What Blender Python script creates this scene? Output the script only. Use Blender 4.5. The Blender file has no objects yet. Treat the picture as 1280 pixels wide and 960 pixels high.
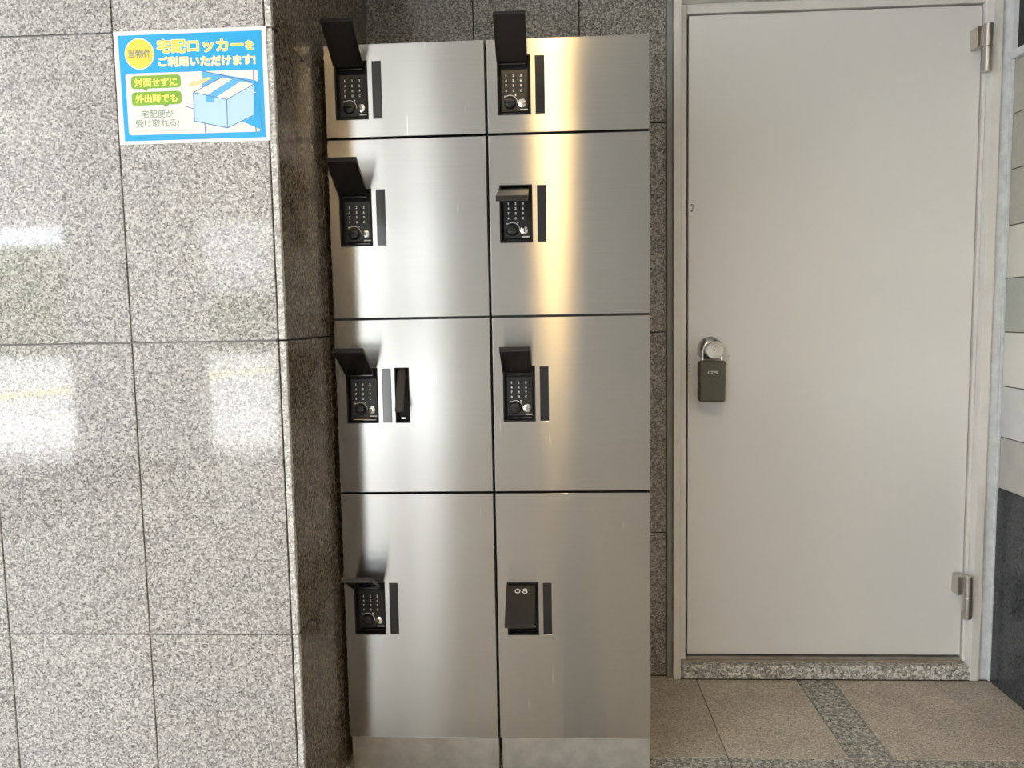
import bpy, bmesh, math, random
from mathutils import Vector, Matrix

random.seed(4)
scene = bpy.context.scene
C = scene.collection
R = math.radians

# ------------------------------------------------------------------ camera
FPX = 950.0                      # focal length in pixels of the 1280 x 960 frame
CAM = Vector((0.0, 0.0, 1.13))
YAW, PITCH, ROLL = R(-2.85), R(5.1), R(-1.05)
fwd = Vector((math.sin(YAW) * math.cos(PITCH), math.cos(YAW) * math.cos(PITCH), -math.sin(PITCH)))
right0 = Vector((math.cos(YAW), -math.sin(YAW), 0))
up0 = right0.cross(fwd)
right = right0 * math.cos(ROLL) + up0 * math.sin(ROLL)
up = -right0 * math.sin(ROLL) + up0 * math.cos(ROLL)
cam_data = bpy.data.cameras.new('camera')
cam_data.sensor_width = 36.0
cam_data.lens = FPX * 36.0 / 1280.0
cam_data.clip_start = 0.02
cam = bpy.data.objects.new('camera', cam_data)
m = Matrix.Identity(4)
for i in range(3):
    m[i][0], m[i][1], m[i][2], m[i][3] = right[i], up[i], -fwd[i], CAM[i]
cam.matrix_world = m
C.objects.link(cam)
scene.camera = cam

# ------------------------------------------------------------------ world, sun, exposure
world = bpy.data.worlds.new('overcast_sky')
scene.world = world
world.use_nodes = True
bg = world.node_tree.nodes['Background']
bg.inputs['Color'].default_value = (0.86, 0.93, 1.0, 1)
bg.inputs['Strength'].default_value = 4.5

sun_d = bpy.data.lights.new('sun', 'SUN')
sun_d.energy = 7.0
sun_d.angle = R(12)
sun_d.color = (1.0, 0.96, 0.9)
sun = bpy.data.objects.new('sun', sun_d)
sun.rotation_euler = (R(28), 0, R(-35))     # from high above the street
C.objects.link(sun)

scene.view_settings.view_transform = 'Standard'
scene.view_settings.look = 'None'
scene.view_settings.gamma = 1.0
scene.view_settings.use_curve_mapping = False
scene.view_settings.exposure = 1.3
LAMP_STRENGTH = 330.0


def at_plane(px, py, Y):
    """point of the plane y = Y seen at a photo pixel"""
    d = right * (px - 640) - up * (py - 480) + fwd * FPX
    return CAM + d * (Y / d.y)


# ------------------------------------------------------------------ materials
MATS = {}


def nodes_of(name):
    mt = bpy.data.materials.new(name)
    mt.use_nodes = True
    nt = mt.node_tree
    MATS[name] = mt
    return mt, nt, nt.nodes, nt.links, nt.nodes['Principled BSDF']


def ramp(N, stops, interp='LINEAR'):
    r = N.new('ShaderNodeValToRGB')
    r.color_ramp.interpolation = interp
    e = r.color_ramp.elements
    while len(e) < len(stops):
        e.new(0.5)
    for k, (p, c) in enumerate(stops):
        e[k].position = p
        e[k].color = (c[0], c[1], c[2], 1)
    return r


def plain(name, col, rough=0.5, metal=0.0, spec=0.5, var=0.0, scale=30.0, bump=0.0, coat=0.0, coat_rough=0.05):
    mt, nt, N, L, b = nodes_of(name)
    b.inputs['Base Color'].default_value = (*col, 1)
    b.inputs['Roughness'].default_value = rough
    b.inputs['Metallic'].default_value = metal
    b.inputs['Specular IOR Level'].default_value = spec
    b.inputs['Coat Weight'].default_value = coat
    b.inputs['Coat Roughness'].default_value = coat_rough
    if var or bump:
        geo = N.new('ShaderNodeNewGeometry')
        nz = N.new('ShaderNodeTexNoise')
        nz.inputs['Scale'].default_value = scale
        nz.inputs['Detail'].default_value = 5
        L.new(geo.outputs['Position'], nz.inputs['Vector'])
        if var:
            r = ramp(N, [(0.3, [c * (1 - var) for c in col]), (0.7, [min(1, c * (1 + var)) for c in col])])
            L.new(nz.outputs['Fac'], r.inputs['Fac'])
            L.new(r.outputs['Color'], b.inputs['Base Color'])
        if bump:
            bp = N.new('ShaderNodeBump')
            bp.inputs['Strength'].default_value = bump
            bp.inputs['Distance'].default_value = 0.002
            L.new(nz.outputs['Fac'], bp.inputs['Height'])
            L.new(bp.outputs['Normal'], b.inputs['Normal'])
    return mt


def granite(name, dark, mid, light, scale=200.0, rough=0.12, spec=0.5, bump=0.0, contrast=1.0, stain=0.0):
    mt, nt, N, L, b = nodes_of(name)
    geo = N.new('ShaderNodeNewGeometry')
    nz = N.new('ShaderNodeTexNoise')
    nz.inputs['Scale'].default_value = scale * 0.8
    nz.inputs['Detail'].default_value = 3
    L.new(geo.outputs['Position'], nz.inputs['Vector'])
    warp = N.new('ShaderNodeVectorMath')
    warp.operation = 'MULTIPLY_ADD'
    L.new(nz.outputs['Color'], warp.inputs[0])
    warp.inputs[1].default_value = (1.4 / scale,) * 3
    L.new(geo.outputs['Position'], warp.inputs[2])
    v1 = N.new('ShaderNodeTexVoronoi')
    v1.inputs['Scale'].default_value = scale
    L.new(warp.outputs[0], v1.inputs['Vector'])
    sep = N.new('ShaderNodeSeparateColor')
    L.new(v1.outputs['Color'], sep.inputs[0])
    r1 = ramp(N, [(0.0, dark), (0.2, [(d * 0.45 + q * 0.55) for d, q in zip(dark, mid)]), (0.55, mid), (0.8, light), (1.0, [min(1, c * 1.12) for c in light])])
    L.new(sep.outputs[0], r1.inputs['Fac'])
    n2 = N.new('ShaderNodeTexNoise')
    n2.inputs['Scale'].default_value = scale * 1.9
    n2.inputs['Detail'].default_value = 2
    L.new(geo.outputs['Position'], n2.inputs['Vector'])
    r2 = ramp(N, [(0.32, (0.62, 0.62, 0.62)), (0.5, (1, 1, 1)), (0.7, (1.18, 1.17, 1.15))])
    L.new(n2.outputs['Fac'], r2.inputs['Fac'])
    mul = N.new('ShaderNodeMix')
    mul.data_type = 'RGBA'
    mul.blend_type = 'MULTIPLY'
    mul.inputs['Factor'].default_value = contrast
    L.new(r1.outputs['Color'], mul.inputs[6])
    L.new(r2.outputs['Color'], mul.inputs[7])
    out = mul.outputs[2]
    # each stone slab differs a little in tone
    oi = N.new('ShaderNodeObjectInfo')
    hv = N.new('ShaderNodeMapRange')
    hv.inputs['To Min'].default_value = 0.94
    hv.inputs['To Max'].default_value = 1.06
    L.new(oi.outputs['Random'], hv.inputs['Value'])
    m2 = N.new('ShaderNodeVectorMath')
    m2.operation = 'SCALE'
    L.new(out, m2.inputs[0])
    L.new(hv.outputs[0], m2.inputs['Scale'])
    out = m2.outputs[0]
    if stain:
        n3 = N.new('ShaderNodeTexNoise')
        n3.inputs['Scale'].default_value = 9
        n3.inputs['Detail'].default_value = 6
        L.new(geo.outputs['Position'], n3.inputs['Vector'])
        r3 = ramp(N, [(0.35, (1 - stain, 1 - stain, 1 - stain * 1.05)), (0.62, (1, 1, 1))])
        L.new(n3.outputs['Fac'], r3.inputs['Fac'])
        m3 = N.new('ShaderNodeMix')
        m3.data_type = 'RGBA'
        m3.blend_type = 'MULTIPLY'
        m3.inputs['Factor'].default_value = 1
        L.new(out, m3.inputs[6])
        L.new(r3.outputs['Color'], m3.inputs[7])
        out = m3.outputs[2]
    L.new(out, b.inputs['Base Color'])
    b.inputs['Roughness'].default_value = rough
    b.inputs['Specular IOR Level'].default_value = spec
    if bump:
        bp = N.new('ShaderNodeBump')
        bp.inputs['Strength'].default_value = bump
        bp.inputs['Distance'].default_value = 0.002
        L.new(n2.outputs['Fac'], bp.inputs['Height'])
        L.new(bp.outputs['Normal'], b.inputs['Normal'])
    return mt


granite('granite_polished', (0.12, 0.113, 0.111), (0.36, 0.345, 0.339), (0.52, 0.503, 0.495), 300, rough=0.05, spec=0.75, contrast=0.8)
granite('granite_side_shaded', (0.025, 0.02, 0.015), (0.14, 0.115, 0.09), (0.27, 0.227, 0.182), 210, rough=0.2, spec=0.35, contrast=1.0)  # same granite as the pillar face, darkened and browned in colour for shade
granite('granite_edge', (0.25, 0.245, 0.24), (0.50, 0.49, 0.47), (0.66, 0.65, 0.63), 210, rough=0.4)
granite('granite_dark_shaded', (0.06, 0.056, 0.05), (0.22, 0.203, 0.185), (0.40, 0.38, 0.355), 260, rough=0.08, spec=0.7)  # pillar granite with alcove shade in its colour; also the dark strip
granite('granite_strip', (0.10, 0.105, 0.095), (0.30, 0.295, 0.265), (0.52, 0.51, 0.48), 170, rough=0.55, bump=0.3)
granite('granite_sill', (0.14, 0.135, 0.12), (0.46, 0.44, 0.41), (0.72, 0.71, 0.68), 150, rough=0.4, bump=0.2)
granite('floor_tile_stone', (0.30, 0.265, 0.22), (0.48, 0.43, 0.365), (0.61, 0.555, 0.485), 330, rough=0.5, bump=0.25, contrast=0.8, stain=0.16)
granite('slate_dark', (0.020, 0.024, 0.027), (0.035, 0.041, 0.046), (0.052, 0.06, 0.066), 260, rough=0.2, contrast=0.6)
plain('grout_grey', (0.28, 0.265, 0.255), 0.9)
plain('grout_dark', (0.10, 0.085, 0.07), 0.9)
plain('black_plastic', (0.012, 0.012, 0.013), 0.32, spec=0.45)
plain('black_matte', (0.012, 0.012, 0.0125), 0.55, spec=0.3)
plain('charcoal_lid', (0.02, 0.0195, 0.0195), 0.24, spec=0.5)
plain('lever_grey', (0.055, 0.052, 0.049), 0.4, spec=0.5)
plain('black_gloss', (0.010, 0.010, 0.011), 0.09, spec=0.6)
plain('white_print', (0.82, 0.82, 0.82), 0.5)
plain('chrome', (0.75, 0.74, 0.73), 0.18, metal=1.0)
plain('satin_nickel', (0.55, 0.52, 0.49), 0.32, metal=1.0, var=0.05, scale=60)
plain('door_paint', (0.76, 0.755, 0.745), 0.25, var=0.012, scale=3, coat=0.5, coat_rough=0.06)
plain('frame_paint', (0.73, 0.715, 0.69), 0.35, var=0.03, scale=25)
plain('caulk_blue', (0.62, 0.65, 0.67), 0.5, var=0.12, scale=40)
plain('caulk_grey', (0.27, 0.285, 0.28), 0.6, var=0.1, scale=40)
plain('dark_gap', (0.02, 0.014, 0.012), 0.9)
plain('rust_mark', (0.05, 0.035, 0.025), 0.9)
plain('threshold_steel', (0.40, 0.365, 0.32), 0.4, metal=0.6, var=0.2, scale=35)
plain('sill_mortar', (0.34, 0.29, 0.235), 0.85, var=0.2, scale=40, bump=0.3)
plain('olive_case', (0.088, 0.085, 0.055), 0.42, var=0.06, scale=90, bump=0.05)
plain('rubber_dark', (0.03, 0.03, 0.024), 0.5)
plain('locker_body', (0.10, 0.10, 0.10), 0.5, metal=0.4)
plain('plinth_steel', (0.47, 0.455, 0.43), 0.45, metal=0.75, var=0.14, scale=28, bump=0.15)
plain('panel_beige', (0.42, 0.40, 0.35), 0.24, var=0.05, scale=50)
plain('panel_cream', (0.62, 0.61, 0.53), 0.14, var=0.02, scale=20)
plain('panel_grey_green', (0.40, 0.41, 0.37), 0.16, var=0.04, scale=12)
plain('panel_white', (0.68, 0.665, 0.62), 0.14, var=0.02, scale=15)
plain('panel_silver', (0.58, 0.58, 0.57), 0.14, var=0.05, scale=14)
plain('panel_warm_grey', (0.43, 0.42, 0.39), 0.2, var=0.05, scale=18)
plain('trim_white', (0.68, 0.70, 0.71), 0.35)
plain('glass_dark', (0.03, 0.033, 0.033), 0.35, spec=0.4)
plain('ceiling_paint', (0.62, 0.60, 0.56), 0.8, var=0.03, scale=6)
plain('rear_wall_paint', (0.54, 0.53, 0.51), 0.6, var=0.05, scale=5)
plain('asphalt', (0.46, 0.455, 0.45), 0.85, var=0.15, scale=30)
plain('pavement', (0.62, 0.61, 0.60), 0.8, var=0.1, scale=12)
plain('road_yellow', (0.85, 0.66, 0.02), 0.7)
plain('building_pale', (0.58, 0.565, 0.55), 0.7)
plain('rail_white', (0.85, 0.85, 0.85), 0.4)
plain('leaf_green', (0.095, 0.135, 0.06), 0.7, var=0.55, scale=7)
plain('leaf_dark', (0.06, 0.10, 0.05), 0.7, var=0.6, scale=8)
# poster inks
plain('paper_white', (0.76, 0.77, 0.79), 0.2, coat=0.3)
plain('ink_cyan', (0.0, 0.36, 0.76), 0.2, coat=0.3)
plain('ink_yellow', (0.92, 0.64, 0.07), 0.25, coat=0.2)
plain('ink_pale_yellow', (0.95, 0.86, 0.16), 0.25)
plain('ink_cream', (0.95, 0.88, 0.62), 0.25)
plain('ink_off_white', (0.73, 0.73, 0.72), 0.2, coat=0.3)
plain('ink_green', (0.20, 0.40, 0.03), 0.25, coat=0.2)
plain('ink_grey', (0.27, 0.33, 0.26), 0.3)
plain('ink_slate', (0.17, 0.26, 0.20), 0.3)
plain('ink_pale_blue', (0.45, 0.66, 0.90), 0.22, coat=0.2)
plain('ink_mid_blue', (0.10, 0.42, 0.78), 0.22, coat=0.2)
plain('ink_line_blue', (0.04, 0.16, 0.45), 0.25)
plain('ink_tan', (0.86, 0.62, 0.28), 0.25)
plain('ink_faint', (0.62, 0.52, 0.45), 0.3)


def steel():
    """horizontally brushed stainless steel: sharp sideways, smeared up and down"""
    mt, nt, N, L, b = nodes_of('brushed_steel')
    N.remove(b)
    b = N.new('ShaderNodeBsdfAnisotropic')
    b.distribution = 'BECKMANN'
    b.inputs['Roughness'].default_value = 0.255
    b.inputs['Anisotropy'].default_value = 0.73
    tg = N.new('ShaderNodeCombineXYZ')
    tg.inputs[0].default_value = 1.0
    L.new(tg.outputs[0], b.inputs['Tangent'])
    # a thin clear film over the brushing keeps a faint sharp reflection
    gl = N.new('ShaderNodeBsdfAnisotropic')
    gl.inputs['Roughness'].default_value = 0.16
    gl.inputs['Color'].default_value = (0.6, 0.6, 0.6, 1)
    fm = N.new('ShaderNodeMixShader')
    fm.inputs[0].default_value = 0.12
    L.new(b.outputs[0], fm.inputs[1])
    L.new(gl.outputs[0], fm.inputs[2])
    L.new(fm.outputs[0], N['Material Output'].inputs['Surface'])
    geo = N.new('ShaderNodeNewGeometry')
    mp = N.new('ShaderNodeMapping')
    mp.inputs['Scale'].default_value = (7, 7, 900)
    L.new(geo.outputs['Position'], mp.inputs['Vector'])
    nz = N.new('ShaderNodeTexNoise')
    nz.inputs['Scale'].default_value = 1.0
    nz.inputs['Detail'].default_value = 3
    L.new(mp.outputs[0], nz.inputs['Vector'])
    r = ramp(N, [(0.3, (0.425, 0.418, 0.408)), (0.7, (0.455, 0.448, 0.438))])
    L.new(nz.outputs['Fac'], r.inputs['Fac'])
    # hairline scuffs
    mp2 = N.new('ShaderNodeMapping')
    mp2.inputs['Rotation'].default_value = (0, R(28), 0)
    mp2.inputs['Scale'].default_value = (90, 5, 7)
    L.new(geo.outputs['Position'], mp2.inputs['Vector'])
    n2 = N.new('ShaderNodeTexNoise')
    n2.inputs['Scale'].default_value = 1.0
    n2.inputs['Detail'].default_value = 2
    L.new(mp2.outputs[0], n2.inputs['Vector'])
    r2 = ramp(N, [(0.70, (0, 0, 0)), (0.76, (1, 1, 1))])
    L.new(n2.outputs['Fac'], r2.inputs['Fac'])
    mx = N.new('ShaderNodeMix')
    mx.data_type = 'RGBA'
    L.new(r2.outputs['Color'], mx.inputs['Factor'])
    L.new(r.outputs['Color'], mx.inputs[6])
    mx.inputs[7].default_value = (0.62, 0.61, 0.60, 1)
    L.new(mx.outputs[2], b.inputs['Color'])
    bp = N.new('ShaderNodeBump')
    bp.inputs['Strength'].default_value = 0.02
    bp.inputs['Distance'].default_value = 0.001
    L.new(nz.outputs['Fac'], bp.inputs['Height'])
    L.new(bp.outputs['Normal'], b.inputs['Normal'])
    # gently uneven sheet, so reflections waver
    n3 = N.new('ShaderNodeTexNoise')
    n3.inputs['Scale'].default_value = 2.2
    n3.inputs['Detail'].default_value = 1
    L.new(geo.outputs['Position'], n3.inputs['Vector'])
    bp2 = N.new('ShaderNodeBump')
    bp2.inputs['Strength'].default_value = 0.05
    bp2.inputs['Distance'].default_value = 0.006
    L.new(n3.outputs['Fac'], bp2.inputs['Height'])
    L.new(bp.outputs['Normal'], bp2.inputs['Normal'])
    L.new(bp2.outputs['Normal'], b.inputs['Normal'])


steel()


def radial_steel():
    mt, nt, N, L, b = nodes_of('turned_steel')
    b.inputs['Metallic'].default_value = 1.0
    b.inputs['Base Color'].default_value = (0.74, 0.72, 0.70, 1)
    b.inputs['Roughness'].default_value = 0.28
    b.inputs['Anisotropic'].default_value = 0.8
    tg = N.new('ShaderNodeTangent')
    tg.direction_type = 'RADIAL'
    tg.axis = 'Z'
    L.new(tg.outputs[0], b.inputs['Tangent'])
    b.inputs['Anisotropic Rotation'].default_value = 0.25


radial_steel()


def lamp_material():
    mt, nt, N, L, b = nodes_of('warm_lamp')
    b.inputs['Base Color'].default_value = (0.9, 0.8, 0.6, 1)
    b.inputs['Emission Color'].default_value = (1.0, 0.66, 0.27, 1)
    b.inputs['Emission Strength'].default_value = LAMP_STRENGTH


lamp_material()


# ------------------------------------------------------------------ mesh helpers
def box(bm, x0, x1, y0, y1, z0, z1):
    vs = [bm.verts.new(p) for p in ((x0, y0, z0), (x1, y0, z0), (x1, y1, z0), (x0, y1, z0),
                                    (x0, y0, z1), (x1, y0, z1), (x1, y1, z1), (x0, y1, z1))]
    for f in ((0, 3, 2, 1), (4, 5, 6, 7), (0, 1, 5, 4), (1, 2, 6, 5), (2, 3, 7, 6), (3, 0, 4, 7)):
        bm.faces.new([vs[i] for i in f])


def lathe_y(bm, cx, cz, prof, n=40):
    """solid of revolution about an axis along y; prof = [(y, r), ...]"""
    rings = []
    for y, r in prof:
        if r <= 1e-6:
            rings.append([bm.verts.new((cx, y, cz))])
        else:
            rings.append([bm.verts.new((cx + r * math.cos(2 * math.pi * k / n), y, cz + r * math.sin(2 * math.pi * k / n))) for k in range(n)])
    for a, b_ in zip(rings, rings[1:]):
        for k in range(n):
            k2 = (k + 1) % n
            if len(a) == 1:
                bm.faces.new((a[0], b_[k2], b_[k]))
            elif len(b_) == 1:
                bm.faces.new((a[k], a[k2], b_[0]))
            else:
                bm.faces.new((a[k], a[k2], b_[k2], b_[k]))
    for ring in (rings[0], rings[-1]):
        if len(ring) > 2:
            bm.faces.new(ring)
    bmesh.ops.recalc_face_normals(bm, faces=bm.faces[:])


def cyl_z(bm, cx, cy, r, z0, z1, n=24):
    lo = [bm.verts.new((cx + r * math.cos(2 * math.pi * k / n), cy + r * math.sin(2 * math.pi * k / n), z0)) for k in range(n)]
    hi = [bm.verts.new((v.co.x, v.co.y, z1)) for v in lo]
    for k in range(n):
        bm.faces.new((lo[k], lo[(k + 1) % n], hi[(k + 1) % n], hi[k]))
    bm.faces.new(lo[::-1])
    bm.faces.new(hi)


def plate(bm, x0, x1, z0, z1, y0, y1, holes=()):
    """upright sheet between y0 (front) and y1, with rectangular holes (hx0, hx1, hz0, hz1)"""
    xs = sorted({x0, x1, *[h[0] for h in holes], *[h[1] for h in holes]})
    zs = sorted({z0, z1, *[h[2] for h in holes], *[h[3] for h in holes]})
    cache = {}

    def v(i, j, y):
        if (i, j, y) not in cache:
            cache[(i, j, y)] = bm.verts.new((xs[i], y, zs[j]))
        return cache[(i, j, y)]

    def solid(i, j):
        if not (0 <= i < len(xs) - 1 and 0 <= j < len(zs) - 1):
            return False
        cx, cz = (xs[i] + xs[i + 1]) / 2, (zs[j] + zs[j + 1]) / 2
        return not any(h[0] < cx < h[1] and h[2] < cz < h[3] for h in holes)

    for i in range(len(xs) - 1):
        for j in range(len(zs) - 1):
            if not solid(i, j):
                continue
            bm.faces.new((v(i, j, y0), v(i + 1, j, y0), v(i + 1, j + 1, y0), v(i, j + 1, y0)))
            bm.faces.new((v(i, j + 1, y1), v(i + 1, j + 1, y1), v(i + 1, j, y1), v(i, j, y1)))
            if not solid(i - 1, j):
                bm.faces.new((v(i, j, y1), v(i, j, y0), v(i, j + 1, y0), v(i, j + 1, y1)))
            if not solid(i + 1, j):
                bm.faces.new((v(i + 1, j, y0), v(i + 1, j, y1), v(i + 1, j + 1, y1), v(i + 1, j + 1, y0)))
            if not solid(i, j - 1):
                bm.faces.new((v(i, j, y1), v(i + 1, j, y1), v(i + 1, j, y0), v(i, j, y0)))
            if not solid(i, j + 1):
                bm.faces.new((v(i, j + 1, y0), v(i + 1, j + 1, y0), v(i + 1, j + 1, y1), v(i, j + 1, y1)))


def tube(bm, pts, r, n=10):
    pts = [Vector(p) for p in pts]
    rings = []
    for k, p in enumerate(pts):
        d = (pts[min(k + 1, len(pts) - 1)] - pts[max(k - 1, 0)]).normalized()
        a = d.orthogonal().normalized() if abs(d.y) > 0.99 else d.cross(Vector((0, 1, 0))).normalized()
        b_ = d.cross(a)
        rings.append([bm.verts.new(p + (a * math.cos(2 * math.pi * q / n) + b_ * math.sin(2 * math.pi * q / n)) * r) for q in range(n)])
    for A, B in zip(rings, rings[1:]):
        for q in range(n):
            bm.faces.new((A[q], A[(q + 1) % n], B[(q + 1) % n], B[q]))
    bm.faces.new(rings[0][::-1])
    bm.faces.new(rings[-1])
    bmesh.ops.recalc_face_normals(bm, faces=bm.faces[:])


def to_mesh(name, bm, mat, smooth=False):
    me = bpy.data.meshes.new(name)
    bm.to_mesh(me)
    bm.free()
    me.materials.append(MATS[mat])
    if smooth:
        for p in me.polygons:
            p.use_smooth = True
    return me


def link(name, me, parent=None, loc=(0, 0, 0), bevel=0.0, seg=2):
    o = bpy.data.objects.new(name, me)
    o.location = loc
    C.objects.link(o)
    if parent is not None:
        o.parent = parent
    if bevel:
        md = o.modifiers.new('bevel', 'BEVEL')
        md.width = bevel
        md.segments = seg
        md.limit_method = 'ANGLE'
        md.angle_limit = R(40)
    return o


def obj(name, bm, mat, parent=None, bevel=0.0, smooth=False, loc=(0, 0, 0), seg=2):
    o = link(name, to_mesh(name, bm, mat, smooth), parent, loc, bevel, seg)
    if smooth:
        md = o.modifiers.new('edge_split', 'EDGE_SPLIT')
        md.split_angle = R(38)
    return o


def boxes(name, bs, mat, parent=None, bevel=0.0, loc=(0, 0, 0)):
    bm = bmesh.new()
    for b_ in bs:
        box(bm, *b_)
    return obj(name, bm, mat, parent, bevel, loc=loc)


def tag(o, label=None, cat=None, group=None, kind=None):
    if label:
        o['label'] = label
    if cat:
        o['category'] = cat
    if group:
        o['group'] = group
    if kind:
        o['kind'] = kind
    return o


def thing(name, loc, label, cat, group=None, rotz=0.0):
    o = bpy.data.objects.new(name, None)
    o.empty_display_size = 0.1
    o.location = loc
    o.rotation_euler = (0, 0, rotz)
    C.objects.link(o)
    return tag(o, label, cat, group)


_text_cache = {}


def text_mesh(s):
    """outline of a line of lettering as a flat mesh in the x, z plane, unit box from its own bounds"""
    key = s
    if key in _text_cache:
        return _text_cache[key]
    cu = bpy.data.curves.new('lettering', 'FONT')
    cu.body = s
    cu.size = 1.0
    cu.resolution_u = 3
    to = bpy.data.objects.new('lettering_tmp', cu)
    C.objects.link(to)
    bpy.context.view_layer.update()
    dg = bpy.context.evaluated_depsgraph_get()
    me = bpy.data.meshes.new_from_object(to.evaluated_get(dg))
    vs = [v.co.copy() for v in me.vertices]
    fs = [tuple(p.vertices) for p in me.polygons]
    bpy.data.objects.remove(to)
    bpy.data.meshes.remove(me)
    bpy.data.curves.remove(cu)
    x0, x1 = min(v.x for v in vs), max(v.x for v in vs)
    y0, y1 = min(v.y for v in vs), max(v.y for v in vs)
    _text_cache[key] = (vs, fs, x0, x1, y0, y1)
    return _text_cache[key]


def add_text(bm, s, a, b, h, y, bold=0.0):
    """set lettering between a and b (x, z of its left and right middle), h high, on plane y, facing -y;
    bold thickens every stroke by that many metres on each side"""
    vs, fs, x0, x1, y0, y1 = text_mesh(s)
    a, b = Vector(a), Vector(b)
    d = b - a
    w = d.length
    d.normalize()
    n = Vector((-d.y, d.x))
    shifts = [Vector((0, 0))]
    if bold:
        shifts += [Vector((math.cos(q * math.pi / 4), math.sin(q * math.pi / 4))) * bold for q in range(8)]
    for k, sh in enumerate(shifts):
        nv = []
        for v in vs:
            u = (v.x - x0) / (x1 - x0) * w
            t = ((v.y - y0) / (y1 - y0) - 0.5) * h
            p = a + d * u + n * t + sh
            nv.append(bm.verts.new((p.x, y - 0.000003 * k, p.y)))
        for f in fs:
            try:
                fc = bm.faces.new([nv[i] for i in f])
                fc.normal_update()
                if fc.normal.y > 0:
                    fc.normal_flip()
            except ValueError:
                pass


# ================================================================== the setting
Y_PIL, X_PIL = 1.50, -0.527        # face and side of the granite pillar
Y_BACK = 2.31                      # back wall face
X_RIGHT = 1.323                    # right wall face
Y_LOC = 1.80                       # locker door faces

_tile_cache = {}


def tile(parent, mat, x0, x1, y0, y1, z0, z1, name='granite_tile', bevel=0.0008):
    size = (round(x1 - x0, 4), round(y1 - y0, 4), round(z1 - z0, 4), mat, name)
    if size not in _tile_cache:
        bm = bmesh.new()
        box(bm, 0, x1 - x0, 0, y1 - y0, 0, z1 - z0)
        _tile_cache[size] = to_mesh(name, bm, mat)
    return link(name, _tile_cache[size], parent, (x0, y0, z0), bevel, 1)


J = 0.0015                          # half a joint
# ---- pillar (left)
wall_left = tag(boxes('wall_left', [(-2.75, X_PIL - 0.022, Y_PIL + 0.0045, 2.60, 0.0, 2.80)], 'grout_grey'), kind='structure')
rows = [0.0, 0.48, 1.09, 1.695, 2.30, 2.80]
cols = [-2.673, -2.368, -2.063, -1.758, -1.453, -1.148, -0.843, -0.5415]
for i in range(len(cols) - 1):
    for j in range(len(rows) - 1):
        tile(wall_left, 'granite_polished', cols[i] + J, cols[i + 1] - J, Y_PIL, Y_PIL + 0.018, rows[j] + J, rows[j + 1] - J)
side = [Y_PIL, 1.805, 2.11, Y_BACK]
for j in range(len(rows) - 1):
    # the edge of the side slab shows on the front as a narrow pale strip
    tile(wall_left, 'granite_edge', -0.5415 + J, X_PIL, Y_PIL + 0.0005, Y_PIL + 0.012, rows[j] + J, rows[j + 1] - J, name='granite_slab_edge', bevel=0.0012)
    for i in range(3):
        tile(wall_left, 'granite_side_shaded', X_PIL - 0.02, X_PIL, (Y_PIL + 0.0121 if i == 0 else side[i] + J), side[i + 1] - J, rows[j] + J, rows[j + 1] - J)

# ---- back wall with the door opening
wall_back = tag(boxes('wall_back', [(X_PIL, 0.366, Y_BACK + 0.012, 2.60, 0.0, 2.80),
                                    (0.366, X_RIGHT, Y_BACK + 0.012, 2.60, 2.062, 2.80),
                                    (0.366, X_RIGHT, 2.42, 2.60, 0.0, 2.062)], 'grout_dark'), kind='structure')
brows = [0.0, 0.458, 1.074, 1.688, 2.30, 2.80]
bcols = [X_PIL, -0.21, 0.1005, 0.366]
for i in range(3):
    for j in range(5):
        tile(wall_back, 'granite_dark_shaded', bcols[i] + J, bcols[i + 1] - (J if i < 2 else 0.014), Y_BACK, Y_BACK + 0.02, brows[j] + J, brows[j + 1] - J)
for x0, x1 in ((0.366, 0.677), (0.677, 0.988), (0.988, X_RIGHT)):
    tile(wall_back, 'granite_dark_shaded', x0 + J, x1 - J, Y_BACK, Y_BACK + 0.02, 2.075, 2.30 - J)
    tile(wall_back, 'granite_dark_shaded', x0 + J, x1 - J, Y_BACK, Y_BACK + 0.02, 2.30 + J, 2.80)

# ---- right wall: slate below, glossy panels, window above
wall_right = tag(boxes('wall_right', [(X_RIGHT + 0.004, 1.55, -2.95, 2.60, 0.0, 2.80)], 'grout_dark'), kind='structure')
pz = [1.825, 1.675, 1.52, 1.363, 1.213, 1.058, 0.90, 0.75, 0.597]
pm = ['panel_beige', 'panel_beige', 'panel_beige', 'panel_cream', 'panel_grey_green', 'panel_white', 'panel_silver', 'panel_warm_grey']  # row tones partly the panels' own, partly reflections put into the colour
ycuts = [2.283 - 0.33 * q for q in range(15)]
for k in range(8):
    for q in range(14):
        tile(wall_right, pm[k], X_RIGHT, X_RIGHT + 0.02, ycuts[q + 1] + J, ycuts[q] - J, pz[k + 1] + J, pz[k] - J, name='wall_panel')
for q in range(0, 13, 2):
    tile(wall_right, 'slate_dark', X_RIGHT - 0.002, X_RIGHT + 0.02, ycuts[q + 2] + J, ycuts[q] - J, 0.001, 0.597 - J, name='slate_panel')
win = tag(thing('window_1', (X_RIGHT, 1.3, 1.825), None, None), kind='structure')
boxes('window_frame', [(-0.012, 0.02, -1.0, 0.983, 0.0, 0.022),
                       (-0.012, 0.02, 0.978, 1.004, 0.022, 0.6),
                       (-0.012, 0.02, -1.0, -0.975, 0.022, 0.6)], 'trim_white', win, 0.002)
boxes('window_pane', [(0.004, 0.012, -0.974, 0.977, 0.023, 0.6)], 'glass_dark', win)
tile(wall_right, 'granite_dark_shaded', X_RIGHT - 0.002, X_RIGHT + 0.02, 2.304 + J, 2.325, 1.83, 2.79, name='granite_strip')
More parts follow.
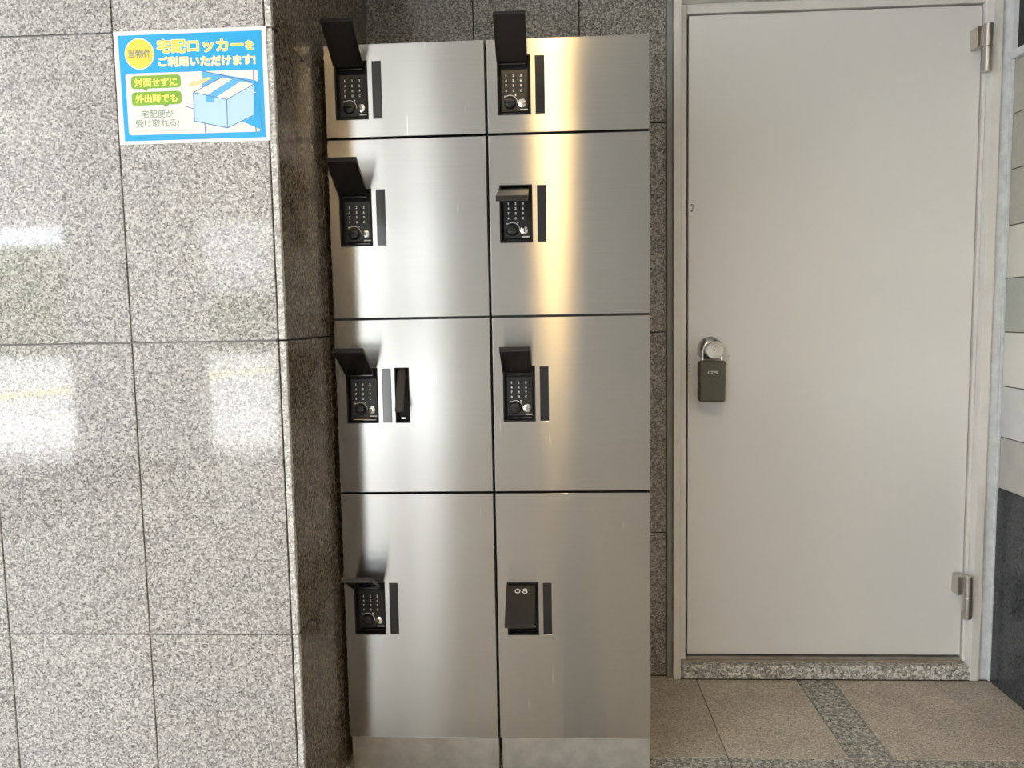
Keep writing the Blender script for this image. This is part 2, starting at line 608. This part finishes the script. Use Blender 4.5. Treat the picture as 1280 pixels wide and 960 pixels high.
tag(boxes('trim_1', [(1.2905, X_RIGHT + 0.003, 2.292, 2.33, 0.0, 2.79), (X_RIGHT - 0.006, X_RIGHT + 0.003, 2.283, 2.292, 0.0, 1.83)], 'caulk_blue', bevel=0.002), kind='structure')
tag(boxes('trim_2', [(0.3525, 0.3695, 2.298, 2.33, 0.0, 2.06)], 'caulk_grey', bevel=0.002), kind='structure')

# ---- floor
floor = tag(boxes('floor', [(-6.0, 4.6, -2.95, 2.60, -0.12, -0.004)], 'grout_dark'), kind='structure')
fx, x, k = [], 0.853 + 0.303 * 2, 0
xs_edges = [(1.157, 1.3225, 0), (0.853, 1.157, 0), (0.746, 0.853, 1)]
x = 0.746
while x > -2.6:
    for w, s in ((0.305, 0), (0.305, 0), (0.107, 1)):
        xs_edges.append((x - w, x, s))
        x -= w
ys_edges = [(1.866, 2.286, 0), (1.759, 1.866, 1)]
y = 1.759
while y > -2.6:
    for w, s in ((0.42, 0), (0.42, 0), (0.107, 1)):
        ys_edges.append((max(y - w, -2.95), y, s))
        y -= w
for (x0, x1, sx) in xs_edges:
    for (y0, y1, sy) in ys_edges:
        if y1 - y0 < 0.02 or (x1 < X_PIL and y0 > Y_PIL):
            continue
        tile(floor, 'granite_strip' if (sx or sy) else 'floor_tile_stone', x0 + 0.001, x1 - 0.001, y0 + 0.001, y1 - 0.001, -0.02, 0.0, name='floor_tile', bevel=0.0012)
tile(floor, 'floor_tile_stone', 0.24, 0.392, 2.2855, 2.3085, -0.02, 0.0, name='floor_tile')

# ---- ceiling, rear of the porch and the street behind the camera (seen in the reflections)
tag(boxes('ceiling', [(-6.0, 4.6, -4.5, 2.60, 2.80, 2.90)], 'ceiling_paint'), kind='structure')
tag(boxes('wall_rear', [(-0.95, 3.5, -3.1, -2.95, 0.0, 2.80)], 'rear_wall_paint'), kind='structure')
tag(boxes('trim_3', [(-6.0, 4.6, -4.62, -4.40, 2.12, 2.80)], 'rear_wall_paint'), kind='structure')
tag(boxes('ground', [(-60, 40, -60, -2.95, -0.2, -0.02)], 'pavement'), kind='structure')

for nm, x0, x1, lab in (('porch_column', -3.88, -2.86, 'wide square porch column behind the viewer, mirrored in the granite'),
                        ('porch_post', -2.20, -1.95, 'narrow porch post behind the viewer beside the wide column'),
                        ('porch_pole', -1.37, -1.27, 'slender pole behind the viewer between porch post and rear wall')):
    t = thing(nm, ((x0 + x1) / 2, -3.12, -0.02), lab, 'column')
    w = (x1 - x0) / 2
    boxes('shaft', [(-w, w, -0.15, 0.15, 0.12, 2.80)], 'rear_wall_paint', t, 0.01)
    boxes('base', [(-w - 0.02, w + 0.02, -0.165, 0.165, 0.0, 0.12)], 'granite_strip', t, 0.005)

bm = bmesh.new()
box(bm, -45, 30, -23.0, -6.4, 0, 0.012)
road = obj('road', bm, 'asphalt', None, loc=(0, 0, -0.02))
tag(road, kind='structure')
bm = bmesh.new()
vs = [bm.verts.new(p) for p in ((-9.8, -6.6, 0), (-9.2, -6.6, 0), (-3.3, -22.8, 0), (-3.6, -22.8, 0))]
top = [bm.verts.new((v.co.x, v.co.y, 0.004)) for v in vs]
bm.faces.new(top[::-1])
bm.faces.new(vs)
for q in range(4):
    bm.faces.new((vs[q], vs[(q + 1) % 4], top[(q + 1) % 4], top[q]))
bmesh.ops.recalc_face_normals(bm, faces=bm.faces[:])
obj('yellow_line', bm, 'road_yellow', road, loc=(0, 0, 0.012))


def hedge(name, x0, x1, y0, y1, h, mat, label):
    bm_ = bmesh.new()
    box(bm_, x0, x1, y0, y1, 0, h)
    bmesh.ops.subdivide_edges(bm_, edges=bm_.edges[:], cuts=14, use_grid_fill=True)
    rnd = random.Random(name + str(x0))
    for v in bm_.verts:
        if v.co.z > 0.01:
            v.co += Vector((rnd.uniform(-.16, .16), rnd.uniform(-.16, .16), rnd.uniform(-.12, .12)))
    o = obj(name, bm_, mat, None, loc=(0, 0, -0.02))
    tag(o, label, 'hedge')


hedge('hedge', -45, -17.7, -26.0, -24.0, 4.0, 'leaf_green', 'tall green hedge across the street, mirrored in the granite pillar')
hedge('hedge', -17.2, 5.0, -25.2, -24.0, 2.1, 'leaf_dark', 'low dark green hedge before the pale house across the street')
t = thing('house', (-1, -27, -0.02), 'pale house across the street with white rail along its wall', 'house')
boxes('wall', [(-17.5, 16, -4, 0, 0, 5.4)], 'building_pale', t)
boxes('roof', [(-17.9, 16.4, -4.4, 0.4, 5.4, 5.6)], 'asphalt', t)
boxes('rail', [(-17.5, 16, 0.02, 0.12, 3.25, 3.42)], 'rail_white', t)

# ---- warm ceiling lamp
t = thing('ceiling_lamp', (0.035, -0.60, 2.72), 'round warm-white lamp on the porch ceiling, mirrored in the lockers', 'lamp')
bm = bmesh.new()
n = 40
# open-bottomed housing: outer skin, rim, inner skin up to the diffuser
prof = [(0.092, 0.08), (0.092, 0.0), (0.072, 0.0), (0.066, 0.045), (0.066, 0.08)]
rings = [[bm.verts.new((r_ * math.cos(2 * math.pi * q / n), r_ * math.sin(2 * math.pi * q / n), z_)) for q in range(n)] for r_, z_ in prof]
for A, B in zip(rings, rings[1:] + rings[:1]):
    for q in range(n):
        bm.faces.new((A[q], A[(q + 1) % n], B[(q + 1) % n], B[q]))
bmesh.ops.recalc_face_normals(bm, faces=bm.faces[:])
obj('lamp_base', bm, 'trim_white', t)
bm = bmesh.new()
cyl_z(bm, 0, 0, 0.0655, 0.022, 0.044, n)
obj('diffuser', bm, 'warm_lamp', t)

# ================================================================== door
door = tag(thing('door_1', (0.834, 2.32, 0.0), None, None), kind='structure')


def DL(b_):
    """world box to the door's own coordinates"""
    return (b_[0] - 0.834, b_[1] - 0.834, b_[2] - 2.32, b_[3] - 2.32, b_[4], b_[5])


boxes('door_leaf', [DL((0.4190, 1.2505, 2.32, 2.36, 0.0655, 1.9905))], 'door_paint', door, 0.002)
boxes('gap_shade_backing', [DL((0.40, 1.28, 2.365, 2.40, 0.03, 2.03))], 'dark_gap', door)  # near-black sheet behind the leaf, standing in for shade in its gaps
for nm, b_ in (('frame_jamb', (0.370, 0.3925, 2.285, 2.36, 0.0, 2.06)), ('frame_jamb', (1.2635, 1.2895, 2.285, 2.36, 0.0, 2.06)),
               ('frame_head', (0.3925, 1.2635, 2.285, 2.36, 2.022, 2.06))):
    boxes(nm, [DL(b_)], 'frame_paint', door, 0.0015)
for nm, b_ in (('frame_rebate', (0.393, 0.4125, 2.315, 2.364, 0.05, 2.0215)), ('frame_rebate', (1.2535, 1.2632, 2.313, 2.364, 0.05, 2.0215)),
               ('frame_rebate', (0.4128, 1.2532, 2.315, 2.364, 1.995, 2.0215))):
    boxes(nm, [DL(b_)], 'frame_paint', door, 0.0015)
boxes('door_sill', [DL((0.3935, 1.276, 2.287, 2.318, 0.0, 0.043))], 'granite_sill', door, 0.004)
boxes('sill_mortar', [DL((0.394, 1.262, 2.3182, 2.363, 0.0, 0.047))], 'sill_mortar', door, 0.003)
boxes('threshold', [DL((0.418, 1.252, 2.322, 2.364, 0.0472, 0.058))], 'threshold_steel', door, 0.001)
# hinges: barrel, its two halves and the flag on the leaf
for hz in (1.858, 0.265):
    bm = bmesh.new()
    cyl_z(bm, 0, 0, 0.0125, 0.004, 0.066, 24)
    h = obj('hinge', bm, 'satin_nickel', door, 0.0015, loc=(1.2445 - 0.834, 2.278 - 2.32, hz))
    bm = bmesh.new()
    cyl_z(bm, 0, 0, 0.0125, -0.066, 0.000, 24)
    cyl_z(bm, 0, 0, 0.0105, 0.000, 0.004, 24)
    obj('hinge_barrel', bm, 'satin_nickel', h, 0.0015)
    boxes('hinge_flag', [(-0.028, -0.004, 0.004, 0.0415, 0.004, 0.062)], 'satin_nickel', h, 0.002)
    boxes('hinge_flag', [(0.002, 0.018, 0.004, 0.0065, -0.062, 0.0)], 'satin_nickel', h, 0.001)

# knob: rose, neck, knob with keyhole
kx, kz = 0.4845 - 0.834, 1.020
bm = bmesh.new()
lathe_y(bm, 0, 0, [(0.0, 0.0), (0.0, 0.038), (-0.003, 0.0385), (-0.012, 0.030), (-0.017, 0.022), (-0.017, 0.0)])
knob = obj('door_knob', bm, 'chrome', door, smooth=True, loc=(kx, -0.0002, kz))
bm = bmesh.new()
lathe_y(bm, 0, 0, [(-0.0172, 0.0), (-0.0172, 0.0125), (-0.040, 0.0125), (-0.043, 0.020), (-0.050, 0.0262), (-0.066, 0.0268), (-0.0695, 0.0245), (-0.067, 0.006), (-0.067, 0.0)])
obj('knob_grip', bm, 'turned_steel', knob, smooth=True)
bm = bmesh.new()
lathe_y(bm, 0, 0, [(-0.0672, 0.0), (-0.0672, 0.0048), (-0.0690, 0.0048), (-0.0690, 0.0)], 20)
obj('lock_cylinder', bm, 'chrome', knob, smooth=True)
boxes('keyhole', [(-0.0010, 0.0010, -0.0696, -0.0690, -0.0030, 0.0030)], 'dark_gap', knob)
# worn latch mark on leaf and frame, small screw plug
bm = bmesh.new()
for b_ in ((0.4270, 0.4290, 1.446, 1.452), (0.4290, 0.4322, 1.4495, 1.4515), (0.4310, 0.4330, 1.434, 1.4500), (0.4262, 0.4318, 1.4300, 1.4330)):
    box(bm, b_[0] - 0.834, b_[1] - 0.834, -0.0008, 0.0002, b_[2], b_[3])
obj('latch_mark', bm, 'rust_mark', door)
boxes('latch_mark', [DL((0.4098, 0.4118, 2.3142, 2.3152, 1.438, 1.456)), DL((0.4104, 0.4120, 2.3142, 2.3152, 1.424, 1.431))], 'rust_mark', door)
bm = bmesh.new()
lathe_y(bm, 0, 0, [(0, 0), (0, 0.003), (-0.0012, 0.0026), (-0.0012, 0)], 14)
obj('screw_plug', bm, 'satin_nickel', door, loc=(0.5405 - 0.834, 0, 0.998))
for cx, cz, hh in ((0.4115, 1.028, 0.020), (0.4118, 0.982, 0.009), (0.4235, 0.972, 0.006), (0.4238, 0.956, 0.005), (0.4115, 1.048, 0.006)):
    yy = 2.3192 if cx > 0.418 else 2.3142
    boxes('paint_chip', [DL((cx - 0.0012, cx + 0.0012, yy, yy + 0.001, cz - hh / 2, cz + hh / 2))], 'rust_mark', door)

# key box hanging from the knob
kb = thing('key_box', (0.478, 2.262, 0.867), 'olive green key lock box hanging by its steel shackle from the door knob', 'lock box', rotz=R(-7))
bm = bmesh.new()
box(bm, -0.038, 0.038, -0.022, 0.0, 0.0, 0.123)
obj('case', bm, 'olive_case', kb, 0.008, seg=4)
boxes('rear_case', [(-0.040, 0.040, 0.0, 0.022, -0.001, 0.122)], 'rubber_dark', kb, 0.0095)
bm = bmesh.new()
box(bm, -0.0335, 0.0335, -0.0235, -0.0215, 0.006, 0.117)
cover = obj('front_cover', bm, 'olive_case', kb, 0.0018)
for s in (-1, 1):
    for q in range(4):
        boxes('grip_rib', [(s * 0.032 - 0.005, s * 0.032 + 0.005, -0.0248, -0.0234, 0.050 + q * 0.008, 0.053 + q * 0.008)], 'olive_case', cover, 0.0006)
boxes('side_label', [(-0.0412, -0.0402, -0.001, 0.008, 0.040, 0.077)], 'white_print', kb)
pts = [(-0.0265, 0.008, 0.115)] + [(-0.0265 * math.cos(math.pi * q / 14), 0.008, 0.1435 + 0.0265 * math.sin(math.pi * q / 14)) for q in range(15)] + [(0.0265, 0.008, 0.118)]
bm = bmesh.new()
tube(bm, pts, 0.0037, 12)
obj('shackle', bm, 'chrome', kb, smooth=True)
bm = bmesh.new()
add_text(bm, 'CTPS', (-0.013, 0.0885), (0.014, 0.0885), 0.0075, -0.0237, 0.0003)
obj('lettering', bm, 'white_print', kb)

# ================================================================== parcel lockers
PW, PH = 0.077, 0.133               # lock recess
PX, SX = -0.124, -0.064             # recess and slot centres from the middle of a unit
LID = 0.118


def lock_parts(u, zc, angle, number=None):
    """lock recess with keypad, dial and key cylinder, and its hinged cover; zc = recess centre above unit base"""
    hw, hh = PW / 2, PH / 2
    bm_ = bmesh.new()
    plate(bm_, -hw, hw, -hh, hh, -0.0022, 0.003, [(-hw + 0.0035, hw - 0.0035, -hh + 0.0035, hh - 0.0035)])
    iw, ih = hw - 0.0035, hh - 0.0035
    box(bm_, -hw + 0.002, -iw, 0.0031, 0.021, -hh + 0.002, hh - 0.002)
    box(bm_, iw, hw - 0.002, 0.0031, 0.021, -hh + 0.002, hh - 0.002)
    box(bm_, -iw, iw, 0.0031, 0.021, -hh + 0.002, -ih)
    box(bm_, -iw, iw, 0.0031, 0.021, ih, hh - 0.002)
    box(bm_, -hw + 0.002, hw - 0.002, 0.0211, 0.024, -hh + 0.002, hh - 0.002)
    rec = obj('lock_recess', bm_, 'black_matte', u, 0.0007, loc=(PX, 0, zc))
    boxes('keypad_plate', [(-0.0305, 0.0315, 0.0165, 0.0209, -0.055, 0.040)], 'black_plastic', rec, 0.001)
    boxes('lower_lip', [(-0.027, 0.031, 0.010, 0.0209, -0.0625, -0.0575)], 'black_gloss', rec, 0.0015)
    boxes('hinge_bar', [(-0.033, 0.027, 0.004, 0.009, 0.0465, 0.051)], 'black_gloss', rec, 0.0015)
    global BUTTON
    bm_t = bmesh.new()
    for r_ in range(4):
        for c_ in range(3):
            bx, bz = -0.0165 + 0.0172 * c_, 0.0258 - 0.0114 * r_
            link('button', BUTTON, rec, (bx, 0.0165, bz), 0.0006, 2)
            ch = '123456789*0C'[r_ * 3 + c_]
            hh_ = 0.0052
            wd = 0.0016 if ch == '1' else 0.0036
            add_text(bm_t, ch, (bx - 0.0022 - wd / 2, bz), (bx - 0.0022 + wd / 2, bz), hh_, 0.01415, 0.00025)
    obj('keypad_digits', bm_t, 'white_print', rec)
    kx_, kz_ = -0.0100, -0.0350
    d = link('dial', DIAL, rec, (kx_, 0.0165, kz_), 0.0008, 2)
    d.modifiers.new('edge_split', 'EDGE_SPLIT').split_angle = R(38)
    link('dial_pointer', POINTER, rec, (kx_, 0.0165, kz_))
    link('dial_scale', SCALE, rec, (kx_, 0.0162, kz_))
    link('key_cylinder', CYL, rec, (0.0178, 0.0165, -0.0365)).modifiers.new('edge_split', 'EDGE_SPLIT').split_angle = R(38)
    link('keyhole', KEYHOLE, rec, (0.0178, 0.0165, -0.0365))
    link('maker_mark', MARK, rec, (0.0220, 0.0162, -0.0515))
    # cover, hinged near the top of the recess
    bm_ = bmesh.new()
    w = 0.0352
    box(bm_, -w, w, -0.0045, 0.0, -LID, 0.004)
    box(bm_, -w, w, 0.0001, 0.0075, -LID, -LID + 0.004)
    box(bm_, -w, -w + 0.003, 0.0001, 0.0045, -LID + 0.0041, 0.0)
    box(bm_, w - 0.003, w, 0.0001, 0.0045, -LID + 0.0041, 0.0)
    lid = obj('lock_cover', bm_, 'charcoal_lid', u, 0.0008, loc=(PX - 0.004, -0.003, zc + hh - 0.012))
    lid.rotation_euler = (-R(angle), 0, 0)
    if number:
        bt = bmesh.new()
        # round numerals: a ring for 0, two stacked rings for 8
        for cx_, cz_, rx_, rz_ in ((-0.0075, -0.016, 0.0066, 0.0070), (0.0105, -0.0126, 0.0054, 0.0042), (0.0105, -0.0192, 0.0062, 0.0048)):
            ring = [[bt.verts.new((cx_ + (rx_ - k_) * math.cos(2 * math.pi * q / 28), -0.0048, cz_ + (rz_ - k_) * math.sin(2 * math.pi * q / 28))) for q in range(28)] for k_ in (0.0, 0.0019)]
            for q in range(28):
                bt.faces.new((ring[0][q], ring[0][(q + 1) % 28], ring[1][(q + 1) % 28], ring[1][q]))
        no = obj('number', bt, 'white_print', lid)
        no['label'] = 'white unit number ' + number
    return rec


bm = bmesh.new(); box(bm, -0.0068, 0.0068, -0.0022, 0.0, -0.0042, 0.0042); BUTTON = to_mesh('button', bm, 'black_plastic')
bm = bmesh.new(); lathe_y(bm, 0, 0, [(0, 0), (0, 0.0148), (-0.004, 0.0142), (-0.009, 0.0122), (-0.0095, 0)], 28); DIAL = to_mesh('dial', bm, 'black_plastic', True)
bm = bmesh.new(); box(bm, -0.0135, 0.009, -0.0125, -0.0096, -0.0022, 0.0022); POINTER = to_mesh('dial_pointer', bm, 'black_gloss')
bm = bmesh.new()
prev = None
for q in range(13):
    a = R(125 - q * 11)
    i_, o_ = 0.0165, 0.0177
    cur = (bm.verts.new((i_ * math.cos(a), 0, i_ * math.sin(a))), bm.verts.new((o_ * math.cos(a), 0, o_ * math.sin(a))))
    if prev:
        bm.faces.new((prev[0], cur[0], cur[1], prev[1]))
    prev = cur
box(bm, -0.0135, -0.0105, -0.0003, 0, 0.0130, 0.0160)
box(bm, 0.0115, 0.0145, -0.0003, 0, 0.0150, 0.0180)
SCALE = to_mesh('dial_scale', bm, 'white_print')
bm = bmesh.new(); lathe_y(bm, 0, 0, [(0, 0), (0, 0.0098), (-0.0025, 0.0098), (-0.0032, 0.0085), (-0.0032, 0)], 28); CYL = to_mesh('key_cylinder', bm, 'chrome', True)
bm = bmesh.new(); box(bm, -0.0011, 0.0011, -0.0036, -0.0031, -0.0042, 0.0036); KEYHOLE = to_mesh('keyhole', bm, 'dark_gap')
bm = bmesh.new(); box(bm, -0.0085, 0.0085, -0.0003, 0, -0.0014, 0.0014); MARK = to_mesh('maker_mark', bm, 'white_print')

COLS = [(-0.5130, -0.1405), (-0.1340, 0.2365)]
ROWS = [(1.7615, 1.5525, 1.6590), (1.5465, 1.1320, 1.3675), (1.1265, 0.7100, 0.9455), (0.7040, 0.0865, 0.4177)]   # top, bottom, recess middle
ANG = [[125.5, 121.5, 121.0, 119.0], [126.5, 73.0, 119.5, 63.0]]
LAB = [['small steel parcel locker at top left, lock cover flipped up above the unit',
        'steel parcel locker second from top in left column, cover raised over the keypad',
        'steel parcel locker with a black pull handle beside its slot, left column',
        'tall bottom steel parcel locker beside the pillar, cover raised level'],
       ['small steel parcel locker at top right, lock cover flipped up above the unit',
        'steel parcel locker second from top in right column, cover drooping over the keypad',
        'steel parcel locker third from top in right column, cover raised, no pull handle',
        'tall bottom steel parcel locker numbered 08 with its cover nearly shut']]
for ci, (x0, x1) in enumerate(COLS):
    xc, hw = (x0 + x1) / 2, (x1 - x0) / 2
    for ri, (zt, zb, zc) in enumerate(ROWS):
        H_ = zt - zb
        u = thing('parcel_locker', (xc, Y_LOC, zb), LAB[ci][ri], 'locker', 'stainless parcel lockers in two columns')
        lo = 0.0015 if ri == 3 else 0.0028
        boxes('body', [(-hw - 0.001, hw + 0.001, 0.026, 0.49, -lo, H_ + 0.0027)], 'locker_body', u)
        pzc = zc - zb
        holes = [(PX - PW / 2 + 0.0015, PX + PW / 2 - 0.0015, pzc - PH / 2 + 0.0015, pzc + PH / 2 - 0.0015),
                 (SX - 0.0105, SX + 0.0105, pzc - PH / 2 + 0.001, pzc + PH / 2 - 0.002)]
        handle = (ci == 0 and ri == 2)
        if handle:
            holes.append((-0.0268 - 0.0165, -0.0268 + 0.0165, pzc - PH / 2 + 0.001, pzc + PH / 2 - 0.001))
        bm = bmesh.new()
        plate(bm, -hw, hw, 0, H_, 0.0, 0.0215 if False else 0.0025, holes)
        # folded returns of the sheet
        box(bm, -hw, -hw + 0.002, 0.0026, 0.0245, 0, H_)
        box(bm, hw - 0.002, hw, 0.0026, 0.0245, 0, H_)
        box(bm, -hw + 0.0021, hw - 0.0021, 0.0026, 0.0245, 0, 0.002)
        box(bm, -hw + 0.0021, hw - 0.0021, 0.0026, 0.0245, H_ - 0.002, H_)
        obj('door', bm, 'brushed_steel', u, 0.0012)
        boxes('viewing_slot', [(SX - 0.0103, SX + 0.0103, 0.0006, 0.006, pzc - PH / 2 + 0.0012, pzc + PH / 2 - 0.0022)], 'black_gloss', u, 0.0004)
        lock_parts(u, pzc, ANG[ci][ri], '08' if (ci == 1 and ri == 3) else None)
        if handle:
            bm = bmesh.new()
            a_, b_ = 0.0175, PH / 2
            plate(bm, -a_, a_, -b_, b_, -0.002, 0.0025, [(-a_ + 0.003, a_ - 0.003, -b_ + 0.003, b_ - 0.003)])
            box(bm, -a_ + 0.002, a_ - 0.002, 0.018, 0.020, -b_ + 0.002, b_ - 0.002)
            box(bm, -a_ + 0.0015, -a_ + 0.003, 0.0026, 0.0179, -b_ + 0.002, b_ - 0.002)
            box(bm, a_ - 0.003, a_ - 0.0015, 0.0026, 0.0179, -b_ + 0.002, b_ - 0.002)
            hd = obj('handle_recess', bm, 'black_matte', u, 0.0006, loc=(-0.0268, 0, pzc))
            bm = bmesh.new()
            box(bm, -0.0095, 0.0095, -0.008, 0.0, -0.112, 0.006)
            lv = obj('pull_lever', bm, 'lever_grey', hd, 0.002, loc=(-0.0015, 0.008, 0.054))
            lv.rotation_euler = (-R(38), 0, R(4))
            bm = bmesh.new()
            box(bm, -0.006, 0.006, 0.004, 0.0175, -0.058, -0.0535)
            obj('lever_catch', bm, 'chrome', hd, 0.001)
    # plinth under the column
    p = tag(boxes('locker_plinth', [(x0 + 0.004, x1 - (0.001 if ci else -0.002), 0.0, 0.455, 0.0, 0.0845)], 'plinth_steel', None, 0.001, loc=(0, Y_LOC + 0.004, 0)),
            'scuffed grey steel plinth under the %s locker column' % ('left' if ci == 0 else 'right'), 'plinth', 'steel plinths under the lockers')

# ================================================================== notice on the pillar
YS = Y_PIL - 0.0012
sign = thing('notice_sign', (-0.6895, Y_PIL - 0.0002, 1.481), 'blue laminated Japanese notice about parcel lockers, stuck on the granite pillar', 'sign')
layer_y = [-0.0010]


def SP(cx, cy):
    """pixel of the enlarged notice to its own x, z"""
    p = at_plane(130 + cx / 5.645, 20 + cy / 5.645, YS)
    return Vector((p.x + 0.6895, p.z - 1.481))


def ink(name, polys, mat, level, tri=False):
    bm_ = bmesh.new()
    for pl in polys:
        vs_ = [bm_.verts.new((p.x, -0.0010 - 0.00012 * level, p.y)) for p in pl]
        f = bm_.faces.new(vs_)
        if f.normal.y > 0:
            f.normal_flip()
    bmesh.ops.triangulate(bm_, faces=bm_.faces[:])
    return obj(name, bm_, mat, sign)


def quad_round(pts, r):
    """polygon of crop pixels with rounded corners"""
    out = []
    n_ = len(pts)
    for k_ in range(n_):
        p = Vector(pts[k_])
        a_ = (Vector(pts[k_ - 1]) - p)
        b_ = (Vector(pts[(k_ + 1) % n_]) - p)
        a_, b_ = p + a_.normalized() * r, p + b_.normalized() * r
        for q in range(6):
            t_ = q / 5
            out.append((1 - t_) ** 2 * a_ + 2 * t_ * (1 - t_) * p + t_ * t_ * b_)
    return [SP(v.x, v.y) for v in out]


def poly(pts):
    return [SP(*p) for p in pts]


def line(p, q, w):
    p, q = Vector(p), Vector(q)
    d = (q - p).normalized()
    n_ = Vector((-d.y, d.x)) * w / 2
    return poly([tuple(p + n_), tuple(q + n_), tuple(q - n_), tuple(p - n_)])


def lettering(name, s, a, b, h, mat, level, bold=0.0):
    bm_ = bmesh.new()
    k_ = 1.5 / FPX / 5.645
    add_text(bm_, s, SP(*a), SP(*b), h * k_, -0.0010 - 0.00012 * level, bold * k_)
    return obj(name, bm_, mat, sign)


def disc(c, r):
    p = SP(*c)
    k_ = 1.5 / FPX / 5.645 * r
    return [p + Vector((math.cos(2 * math.pi * q / 48), math.sin(2 * math.pi * q / 48))) * k_ for q in range(48)]


bm = bmesh.new()
box(bm, -0.1515, 0.1515, -0.0010, 0.0, 0.0, 0.2155)
obj('sheet', bm, 'paper_white', sign)
ink('blue_field', [poly([(97, 140), (1110, 100), (1143, 855), (148, 885)])], 'ink_cyan', 1)
ink('badge_rim', [disc((250, 268), 106)], 'ink_cream', 2)
ink('badge', [disc((250, 268), 98)], 'ink_yellow', 3)
lettering('lettering', '当物件', (172, 270), (332, 264), 54, 'ink_slate', 4, 1.2)
for lv_, mt_, bo in ((2, 'ink_cream', 6.5), (3, 'ink_yellow', 2.5)):
    lettering('lettering', '宅配ロッカー', (376, 214), (980, 201), 86, mt_, lv_, bo)
    lettering('lettering', 'を', (1000, 207), (1052, 204), 58, mt_, lv_, bo)
for lv_, mt_, bo in ((2, 'ink_yellow', 5.5), (3, 'ink_cream', 2.5)):
    lettering('lettering', 'ご利用いただけます!', (388, 324), (1066, 307), 64, mt_, lv_, bo)
ink('white_field', [quad_round([(150, 408), (1085, 377), (1107, 815), (178, 843)], 26)], 'ink_off_white', 2)
ink('drawing_locker', [poly([(692, 388), (1062, 452), (1062, 720), (980, 748), (692, 640)])], 'ink_mid_blue', 3)
ink('drawing_locker_door', [poly([(1060, 452), (1089, 466), (1106, 800), (985, 748), (1062, 712)])], 'ink_cyan', 4)
ink('drawing_box_side', [poly([(868, 590), (1060, 480), (1060, 700), (872, 790)]), poly([(632, 540), (868, 590), (872, 790), (640, 742)])], 'ink_pale_blue', 5)
ink('drawing_box_top', [poly([(632, 540), (835, 432), (1060, 480), (868, 590)])], 'ink_off_white', 5)
ink('drawing_tape', [poly([(730, 560), (905, 446), (968, 460), (790, 574)]), poly([(720, 559), (780, 572), (776, 612), (717, 603)])], 'ink_mid_blue', 6)
ink('drawing_lines', [line(p, q, 5) for p, q in (((632, 540), (868, 590)), ((868, 590), (872, 790)), ((632, 540), (640, 742)), ((640, 742), (872, 790)),
                                                 ((872, 790), (1060, 700)), ((1060, 700), (1060, 480)), ((868, 590), (1060, 480)), ((632, 540), (835, 432)),
                                                 ((575, 637), (632, 655)), ((712, 757), (716, 824)), ((1053, 380), (1056, 452)), ((1072, 782), (1075, 818)),
                                                 ((692, 388), (1090, 474)))], 'ink_line_blue', 7)
ink('drawing_arrow', [poly([(735, 431), (768, 437), (690, 481), (590, 497), (632, 455), (650, 463)])], 'ink_tan', 7)
ink('drawing_motion_marks', [line((1005 + q, 500 + q * 0.9), (1030 + q, 530 + q * 0.2), 6) for q in (0, 22, 44)], 'ink_off_white', 8)
for k_, (pts, tail, s, a_, b_) in enumerate((
        ([(190, 425), (540, 412), (545, 503), (192, 518)], [(270, 512), (310, 510), (303, 532)], '対面せずに', (216, 473), (514, 463)),
        ([(195, 540), (546, 527), (551, 620), (198, 635)], [(420, 624), (462, 622), (436, 648)], '外出時でも', (224, 586), (516, 577)))):
    ink('speech_bubble', [quad_round(pts, 30), poly(tail)], 'ink_green', 3)
    lettering('lettering', s, a_, b_, 56, 'ink_pale_yellow', 4, 2.2)
lettering('lettering', '宅配便が', (264, 694), (491, 688), 52, 'ink_grey', 3, 1.0)
lettering('lettering', '受け取れる!', (226, 761), (530, 750), 52, 'ink_grey', 3, 1.0)
ink('small_print', [line((205 + q * 19, 817 - q * 0.5), (205 + q * 19 + 14, 816.6 - q * 0.5), 7) for q in range(24)], 'ink_faint', 3)
